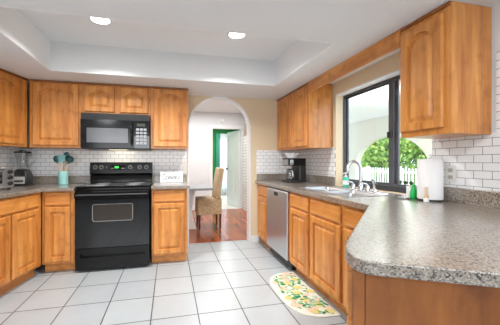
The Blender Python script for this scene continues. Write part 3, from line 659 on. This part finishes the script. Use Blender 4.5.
# microwave
mw = thing('microwave', 'black over the range microwave under the short wall cabinet', 'microwave', (-.617, 3.375, 1.345))
hw = .379
MB().box(-hw, hw, .02, .40, .0, .418).build('body', black_plastic, mw, bevel=.004)
m = MB(); m.box(-hw, hw, .0, .019, .345, .418)
for k_ in range(5): m.box(-hw + .02, hw - .02, -.004, .0, .355 + k_ * .012, .361 + k_ * .012)
m.build('vent_grille', black_plastic, mw)
md = MB().plate(rrect(-hw, .20, .012, .342, .006), [], XZ, -.012, .019).build('door', black_gloss, mw, bevel=.003)
MB().plate(rrect(-.315, .135, .075, .245, .006), [], XZ, -.0145, -.0125).build('door_window', grey_mesh, md)
MB().tube([(.178, -.013, .05), (.178, -.04, .08), (.178, -.045, .18), (.178, -.04, .28), (.178, -.013, .31)], [.010, .012, .013, .012, .010]).build('handle', black_gloss, md, smooth='auto')
cp = MB().plate(rrect(.203, hw, .012, .342, .006), [], XZ, -.010, .019).build('control_panel', black_glass, mw, bevel=.003)
MB().box(.235, .33, -.0125, -.0102, .275, .31).build('display', mat('dim_display', lin(58, 66, 52), .2), cp)
for r_ in range(5):
    for c_ in range(3):
        MB().box(.225 + c_ * .043, .259 + c_ * .043, -.0125, -.0102, .06 + r_ * .041, .088 + r_ * .041).build('button', button_white, cp)
MB().box(-.1, .1, .10, .18, -.004, -.0005).build('task_light', emis('warm_task_light', (1, .85, .6, 1), 1), mw)
lamp('range_task_glow', 'AREA', (-.617, 3.52, 1.335), (R(25), 0, 0), .9, (1, .86, .62), shape='RECTANGLE', size=.25, size_y=.08)

# ------------------------------------------------------------------ dishwasher
dwt = thing('dishwasher', 'stainless steel dishwasher under the right counter near the archway', 'dishwasher', (RX, 3.3125, 0), R(-90))
wd = .637
MB().box(.004, wd - .004, .02, .58, .02, .876).build('body', black_plastic, dwt)
m = MB(); m.rings([[(a, y, b) for a, b in rrect(.006 + e, wd - .006 - e, .115 + e, .862 - e, .01)] for e, y in ((0, .019), (0, -.025), (.006, -.033))])
dd_ = m.build('door', steel_b, dwt)
MB().plate(rrect(wd * .5 - .06, wd * .5 + .06, .79, .835, .018), [], XZ, -.0350, -.0335).build('latch_pocket', black_plastic, dd_)
m = MB(); m.box(.02, wd - .02, .03, .05, .02, .11); m.build('kick_plate', black_plastic, dwt)

# ------------------------------------------------------------------ small things on the counters
bd = thing('blender', 'countertop blender with clear jar and black lid beside the toaster oven', 'blender', (-1.685, 3.60, ZK1), R(-4))
def loops(spec, rr=.02): return [[(x, y, z) for x, y in rrect(-a, a, -a * .9, a * .9, min(rr, a * .5))] for a, z in spec]
base = MB().rings(loops([(.082, .001), (.086, .01), (.084, .10), (.066, .16), (.055, .185), (.05, .19)])).build('base', black_plastic, bd, smooth='auto')
pl = MB().plate(rrect(-.066, .066, .025, .105, .006), [], XZ, -.0815, -.076).build('control_plate', mat('silver_plate', lin(196, 196, 194), .4), base)
for k_ in range(5): MB().box(-.050 + k_ * .021, -.034 + k_ * .021, -.085, -.0817, .045, .066).build('button', black_plastic, pl)
MB().lathe([(.048, .191), (.052, .20), (.062, .30), (.078, .375), (.075, .378), (.058, .30), (.047, .205), (0, .20)]).build('jar', jar_glass, bd, smooth='auto')
MB().tube([(.062, 0, .35), (.115, 0, .345), (.118, 0, .27), (.06, 0, .235)], .009).build('jar_handle', jar_glass, bd, smooth='auto')
MB().lathe([(0, .379), (.084, .379), (.086, .386), (.082, .398), (.03, .402), (.028, .414), (0, .416)]).build('lid', black_plastic, bd, smooth='auto')
to = thing('toaster_oven', 'silver toaster oven with glass door and three knobs at far left', 'toaster oven', (-1.72, 2.97, ZK1), R(70))
MB().box(-.21, .21, -.11, .13, .018, .232).build('body', steel_b, to, bevel=.008)
td = MB().plate(rrect(-.2, .105, .04, .215, .008), [rrect(-.18, .085, .065, .18, .006)], XZ, -.122, -.1105).build('door', steel, to, bevel=.002)
MB().box(-.179, .084, -.118, -.114, .066, .179).build('door_glass', black_glass, td)
MB().tube([(-.17, -.123, .198), (-.17, -.145, .2), (.075, -.145, .2), (.075, -.123, .198)], .007).build('handle', black_plastic, td, smooth='auto')
cpn = MB().plate(rrect(.11, .205, .03, .222, .006), [], XZ, -.1205, -.1105).build('control_panel', steel, to)
for z in (.065, .122, .178): MB().tube([(.158, -.121, z), (.158, -.142, z)], [.022, .019], 16).build('knob', black_plastic, cpn, smooth='auto')
for sx in (-.18, .18):
    for sy in (-.09, .1): MB().lathe([(0, 0), (.014, 0), (.014, .018), (0, .018)], sx, sy).build('foot', black_plastic, to)
# crock and utensils
cx, cy = -1.265, 3.62
ck_ = MB().lathe([(0, .001), (.050, .001), (.054, .006), (.054, .160), (.051, .163), (.048, .160), (.048, .012), (0, .012)], seg=32).build('utensil_crock', aqua, loc=(cx, cy, ZK1), smooth='auto')
tag(ck_, 'pale aqua cylindrical utensil crock on the counter left of the range', 'crock')
def utensil(name, label, bx_, by_, tx, ty, tz, head, hm):
    t = thing(name, label, 'utensil', (cx, cy, ZK1 + .013), 0, 'kitchen utensils in the aqua crock')
    a = Vector((bx_, by_, 0)); b = Vector((tx, ty, tz))
    MB().tube([a, a.lerp(b, .5), b], [.007, .0075, .0065], 8).build('handle', beech, t, smooth='auto')
    u = (b - a).normalized(); s_ = u.cross(Vector((0, 1, 0))).normalized(); f_ = s_.cross(u)
    lp = []
    for w_, z, th in head: lp.append([b + u * z + s_ * (w_ * math.cos(q * math.pi / 6)) + f_ * (th * math.sin(q * math.pi / 6)) for q in range(12)])
    MB().rings(lp).build('head', hm, t, smooth='auto')
spoon = [(.006, -.005, .005), (.010, .01, .006), (.028, .03, .008), (.035, .055, .010), (.030, .08, .009), (.012, .095, .005)]
spat = [(.006, -.005, .005), (.012, .012, .005), (.034, .025, .005), (.042, .07, .004), (.044, .09, .003)]
ladle = [(.006, -.005, .005), (.010, .02, .008), (.034, .035, .024), (.044, .06, .030), (.040, .085, .026), (.015, .10, .010)]
utensil('serving_spoon', 'dark teal spoon with wooden handle leaning left in the aqua crock', .012, -.012, -.055, -.012, .245, spoon, teal)
utensil('spatula', 'light aqua spatula with wooden handle in the middle of the crock', .0, -.034, -.004, -.036, .255, spat, teal_light)
utensil('slotted_spoon', 'dark teal slotted spoon standing tallest at the back of the crock', -.006, .032, .020, .036, .29, spoon, teal)
utensil('ladle', 'dark teal ladle leaning right in the aqua crock', -.012, .010, .055, .010, .235, ladle, teal)
# sign with lettering
sg = thing('lettered_sign', 'white tabletop sign with dark script lettering right of the range', 'sign', (.026, 3.655, ZK1 + .001), 0)
sg.rotation_euler = (R(-7), 0, 0)
MB().box(-.148, .148, -.011, .011, 0, .142).build('board', white_plastic, sg, bevel=.003)
strokes = {
 'L': [(.0, .55), (.12, .85), (.28, 1.0), (.25, .8), (.12, .4), (.0, .05), (.2, .02), (.42, .12)],
 'e': [(0, .12), (.2, .3), (.3, .48), (.18, .55), (.05, .35), (.1, .08), (.3, .05), (.42, .15)],
 'm': [(0, .1), (.06, .52), (.05, .05), (.2, .5), (.28, .45), (.27, .05), (.42, .5), (.5, .45), (.5, .06), (.62, .14)],
 'o': [(0, .12), (.25, .5), (.08, .45), (.03, .15), (.2, .03), (.34, .25), (.28, .5), (.45, .46)],
 'n': [(0, .1), (.06, .52), (.05, .05), (.22, .5), (.32, .44), (.32, .06), (.46, .14)],
 's': [(0, .12), (.22, .56), (.3, .3), (.2, .04), (.02, .08)]}
m = MB(); x = -.115; sc = .085
for ch in 'Lemons':
    p = strokes[ch]; fine = []
    for i in range(len(p) - 1):
        P = [p[max(i - 1, 0)], p[i], p[i + 1], p[min(i + 2, len(p) - 1)]]
        for t_ in (0, .25, .5, .75):
            f = lambda a, b, c, d: .5 * (2 * b + (c - a) * t_ + (2 * a - 5 * b + 4 * c - d) * t_ ** 2 + (3 * b - a - 3 * c + d) * t_ ** 3)
            fine.append((f(*[q[0] for q in P]), f(*[q[1] for q in P])))
    fine.append(p[-1])
    m.tube([(x + q[0] * sc, -.0115, .038 + q[1] * sc) for q in fine], .0030, 6); x += (max(q[0] for q in p)) * sc * 1.0
m.build('lettering', ink, sg, label='charcoal script lettering')
# coffee maker (front faces the room, -x)
cf = thing('coffee_maker', 'black drip coffee maker in the right corner by the archway', 'coffee maker', (1.665, 3.36, ZK1), R(8))
MB().plate(rrect(-.15, .13, -.10, .10, .03), [], XY, .001, .035).build('base', black_plastic, cf, bevel=.004)
MB().plate(rrect(.015, .13, -.095, .095, .025), [], XY, .036, .225).build('water_tank', black_plastic, cf, bevel=.003)
hdm = MB().plate(rrect(-.14, .13, -.10, .10, .03), [], XY, .226, .325).build('brew_head', black_gloss, cf, bevel=.008)
m = MB(); m.box(-.146, -.1415, -.07, .07, .235, .31); m.box(-.137, -.085, -.1045, -.1005, .240, .305); pnl = m.build('control_panel', steel, hdm)
for k_ in range(3): MB().box(-.13 + k_ * .015, -.12 + k_ * .015, -.107, -.1047, .25, .262).build('button', black_plastic, pnl)
ca = MB().lathe([(0, .037), (.058, .037), (.064, .05), (.066, .10), (.052, .15), (.046, .17)], -.065, 0).build('carafe', carafe_glass, cf, smooth='auto')
MB().lathe([(0, .185), (.045, .183), (.050, .17), (.047, .169), (0, .172)], -.065, 0).build('carafe_lid', black_plastic, ca, smooth='auto')
MB().tube([(-.085, -.05, .16), (-.10, -.105, .155), (-.10, -.11, .09), (-.083, -.062, .065)], .010).build('carafe_handle', steel, ca, smooth='auto')
m = MB(); lp = []
def flut(r, z, amp): return [((r + amp * math.cos(12 * q * 2 * math.pi / 72)) * math.cos(q * 2 * math.pi / 72), (r + amp * math.cos(12 * q * 2 * math.pi / 72)) * math.sin(q * 2 * math.pi / 72), z) for q in range(72)]
m.rings([flut(.055, .0, .0), flut(.07, .03, .003), flut(.095, .068, .006), flut(.090, .069, .006), flut(.064, .032, .003), flut(.05, .006, 0)])
tag(m.build('coffee_filters', paper, loc=(1.63, 3.375, ZK1 + .327)), 'white fluted stack of paper coffee filters on top of the coffee maker', 'coffee filters')

# ------------------------------------------------------------------ floor mat
fm = MB()
def dshape(e):
    p = []; cy0, hl, dp = 2.24, .42, .36
    for i in range(25):
        a = R(-90 - 180 * i / 24); cx_, sy_ = math.cos(a), math.sin(a)
        px_ = 1.305 - e + (dp - e * 2) * (-(abs(cx_) ** .62)); py_ = cy0 + (hl - e) * (abs(sy_) ** .62) * (1 if sy_ > 0 else -1)
        p.append((px_, py_))
    return p
fm.rings([[(x, y, .0005) for x, y in dshape(0)], [(x, y, .007) for x, y in dshape(.002)], [(x, y, .009) for x, y in dshape(.008)]])
def blob(cx_, cy_, rx_, ry_, ang, mi, z):
    fm.mi = mi; c_, s_ = math.cos(ang), math.sin(ang)
    fm._mark([fm.bm.faces.new([fm.bm.verts.new((cx_ + rx_ * math.cos(q) * c_ - ry_ * math.sin(q) * s_, cy_ + rx_ * math.cos(q) * s_ + ry_ * math.sin(q) * c_, z)) for q in [k * 2 * math.pi / 12 for k in range(12)]])])
rnd = random.Random(3)
def inside(x, y):
    t_ = abs((y - 2.24) / .385); return t_ < 1 and 1.30 - .315 * (1 - t_ ** 3.2) ** .31 + .01 < x < 1.275
lem = []
tries = 0
while len(lem) < 15 and tries < 4000:
    tries += 1
    q = (rnd.uniform(.9, 1.26), rnd.uniform(1.86, 2.62))
    if inside(*q) and all((q[0] - a) ** 2 + (q[1] - b) ** 2 >.105 ** 2 for a, b in lem): lem.append(q)
for i in range(230):
    q = (rnd.uniform(.9, 1.27), rnd.uniform(1.85, 2.64))
    if inside(*q): blob(q[0], q[1], rnd.uniform(.020, .032), rnd.uniform(.007, .012), rnd.uniform(0, 6.28), rnd.choice((2, 3, 3, 5)), .0094 + .00001 * i)
for i, q in enumerate(lem):
    blob(q[0], q[1], .040, .033, rnd.uniform(0, 3.1), 1 if i % 3 else 4, .0112 + .00005 * i)
for i in range(14):
    q = (rnd.uniform(.92, 1.26), rnd.uniform(1.86, 2.62))
    if inside(*q): blob(q[0], q[1], .026, .024, 0, 4, .0122 + .00003 * i)
for i in range(40):
    q = (rnd.uniform(.9, 1.27), rnd.uniform(1.85, 2.64))
    if inside(*q): blob(q[0], q[1], .022, .009, rnd.uniform(0, 6.28), rnd.choice((2, 5)), .0128 + .00001 * i)
tag(fm.build('floor_mat', [mat_cream, m_lemon, m_leaf, m_leaf2, m_pink, m_leaf3]), 'half round cream kitchen mat with lemons and green leaves on the tile floor', 'mat')

# ------------------------------------------------------------------ ceiling lights
for i, lx_ in enumerate((-.59, .64)):
    t = thing('recessed_downlight', ('round lit recessed downlight in the tray nearer the range', 'round lit recessed downlight in the tray nearer the sink')[i], 'ceiling light', (lx_, 2.52, ZC), 0, 'downlights in the tray')
    MB().lathe([(.075, -.0005), (.098, -.0005), (.096, -.008), (.078, -.006)], seg=36).build('trim_ring', trim_white, t, smooth='auto')
    MB().lathe([(0, -.004), (.074, -.004), (.074, -.001), (0, -.001)], seg=36).build('lens', lamp_face, t)

# ------------------------------------------------------------------ dining room things
ch = thing('dining_chair', 'woven seagrass dining chair with dark legs beyond the archway', 'chair', (.70, 4.92, 0))
MB().plate(rrect(-.225, .215, -.23, .23, .03), [], XY, .26, .53).build('seat', wicker, ch, bevel=.02, seg=3)
m = MB(); m.plate([(.095, .531), (.195, .531), (.205, .70), (.262, 1.08), (.175, 1.09), (.135, .85)], [], lambda u, v, a: (u, a, v), -.22, .22); m.build('backrest', wicker, ch, bevel=.02, seg=3)
for sx in (-.2, .175):
    for sy in (-.2, .17): MB().rings([[(sx + .015 + a * k_, sy + .015 + b * k_, z) for a, b in ((-.02, -.02), (.02, -.02), (.02, .02), (-.02, .02))] for k_, z in ((.7, .0), (1, .259))]).build('leg', chair_wood, ch)
dt = thing('dining_table', 'grey topped dining table with white curved pedestal legs beyond the archway', 'table', (.05, 4.85, 0))
MB().plate(rrect(-.85, .66, -.5, .45, .03), [], XY, .725, .76).build('tabletop', tabletop_grey, dt, bevel=.006)
for s1, xx in ((1, .22), (-1, -.5)):
    prof = [(.20, 0), (.15, .15), (.115, .32), (.13, .5), (.19, .724)]
    m = MB(); m.plate([(xx + r, z) for r, z in prof] + [(xx - r, z) for r, z in prof[::-1]], [], XZ, -.12, .12); m.build('leg', trim_white, dt, bevel=.01)
bc = struct(MB().box(1.79, 2.3, 5.95, 6.45, 0, 1.83).build('trim_8', white_brick), 'white painted brick pillar standing in the dining room', 'pillar')
m = MB().lathe([(0, .001), (.20, .001), (.235, .06), (.245, .30), (.225, .30), (.21, .05), (0, .03)], seg=28)
tag(m.build('wicker_basket', wicker, loc=(2.035, 6.2, 1.831), smooth='auto'), 'brown wicker basket on top of the white brick pillar', 'basket')
sd = thing('smoke_detector', 'small round white smoke detector high on the dining room wall', 'smoke detector', (1.289, 6.599, 2.235))
MB().lathe([(0, 0), (.062, 0), (.062, .02), (.05, .035), (0, .038)], seg=28).build('case', white_plastic, sd, smooth='auto', rot=(R(90), 0, 0))
def drape(name, label, x0, x1, y, z0, z1, amp, waves, mt, grp=None):
    m = MB(); n = waves * 8
    a = [(x0 + (x1 - x0) * i / n, y + amp * math.sin(i / 8 * 2 * math.pi)) for i in range(n + 1)]
    poly = a + [(p[0], p[1] + .006) for p in a[::-1]]
    m.prism(poly, z0, z1); return tag(m.build(name, mt), label, 'curtain', grp)
drape('drape', 'teal drape hanging at the left of the green room window', 1.60, 1.75, 9.31, .02, 2.2, .02, 4, teal_drape)
drape('sheer_curtain', 'white sheer curtain glowing in the green room window', 1.76, 2.3, 9.32, .02, 2.2, .02, 9, sheer)
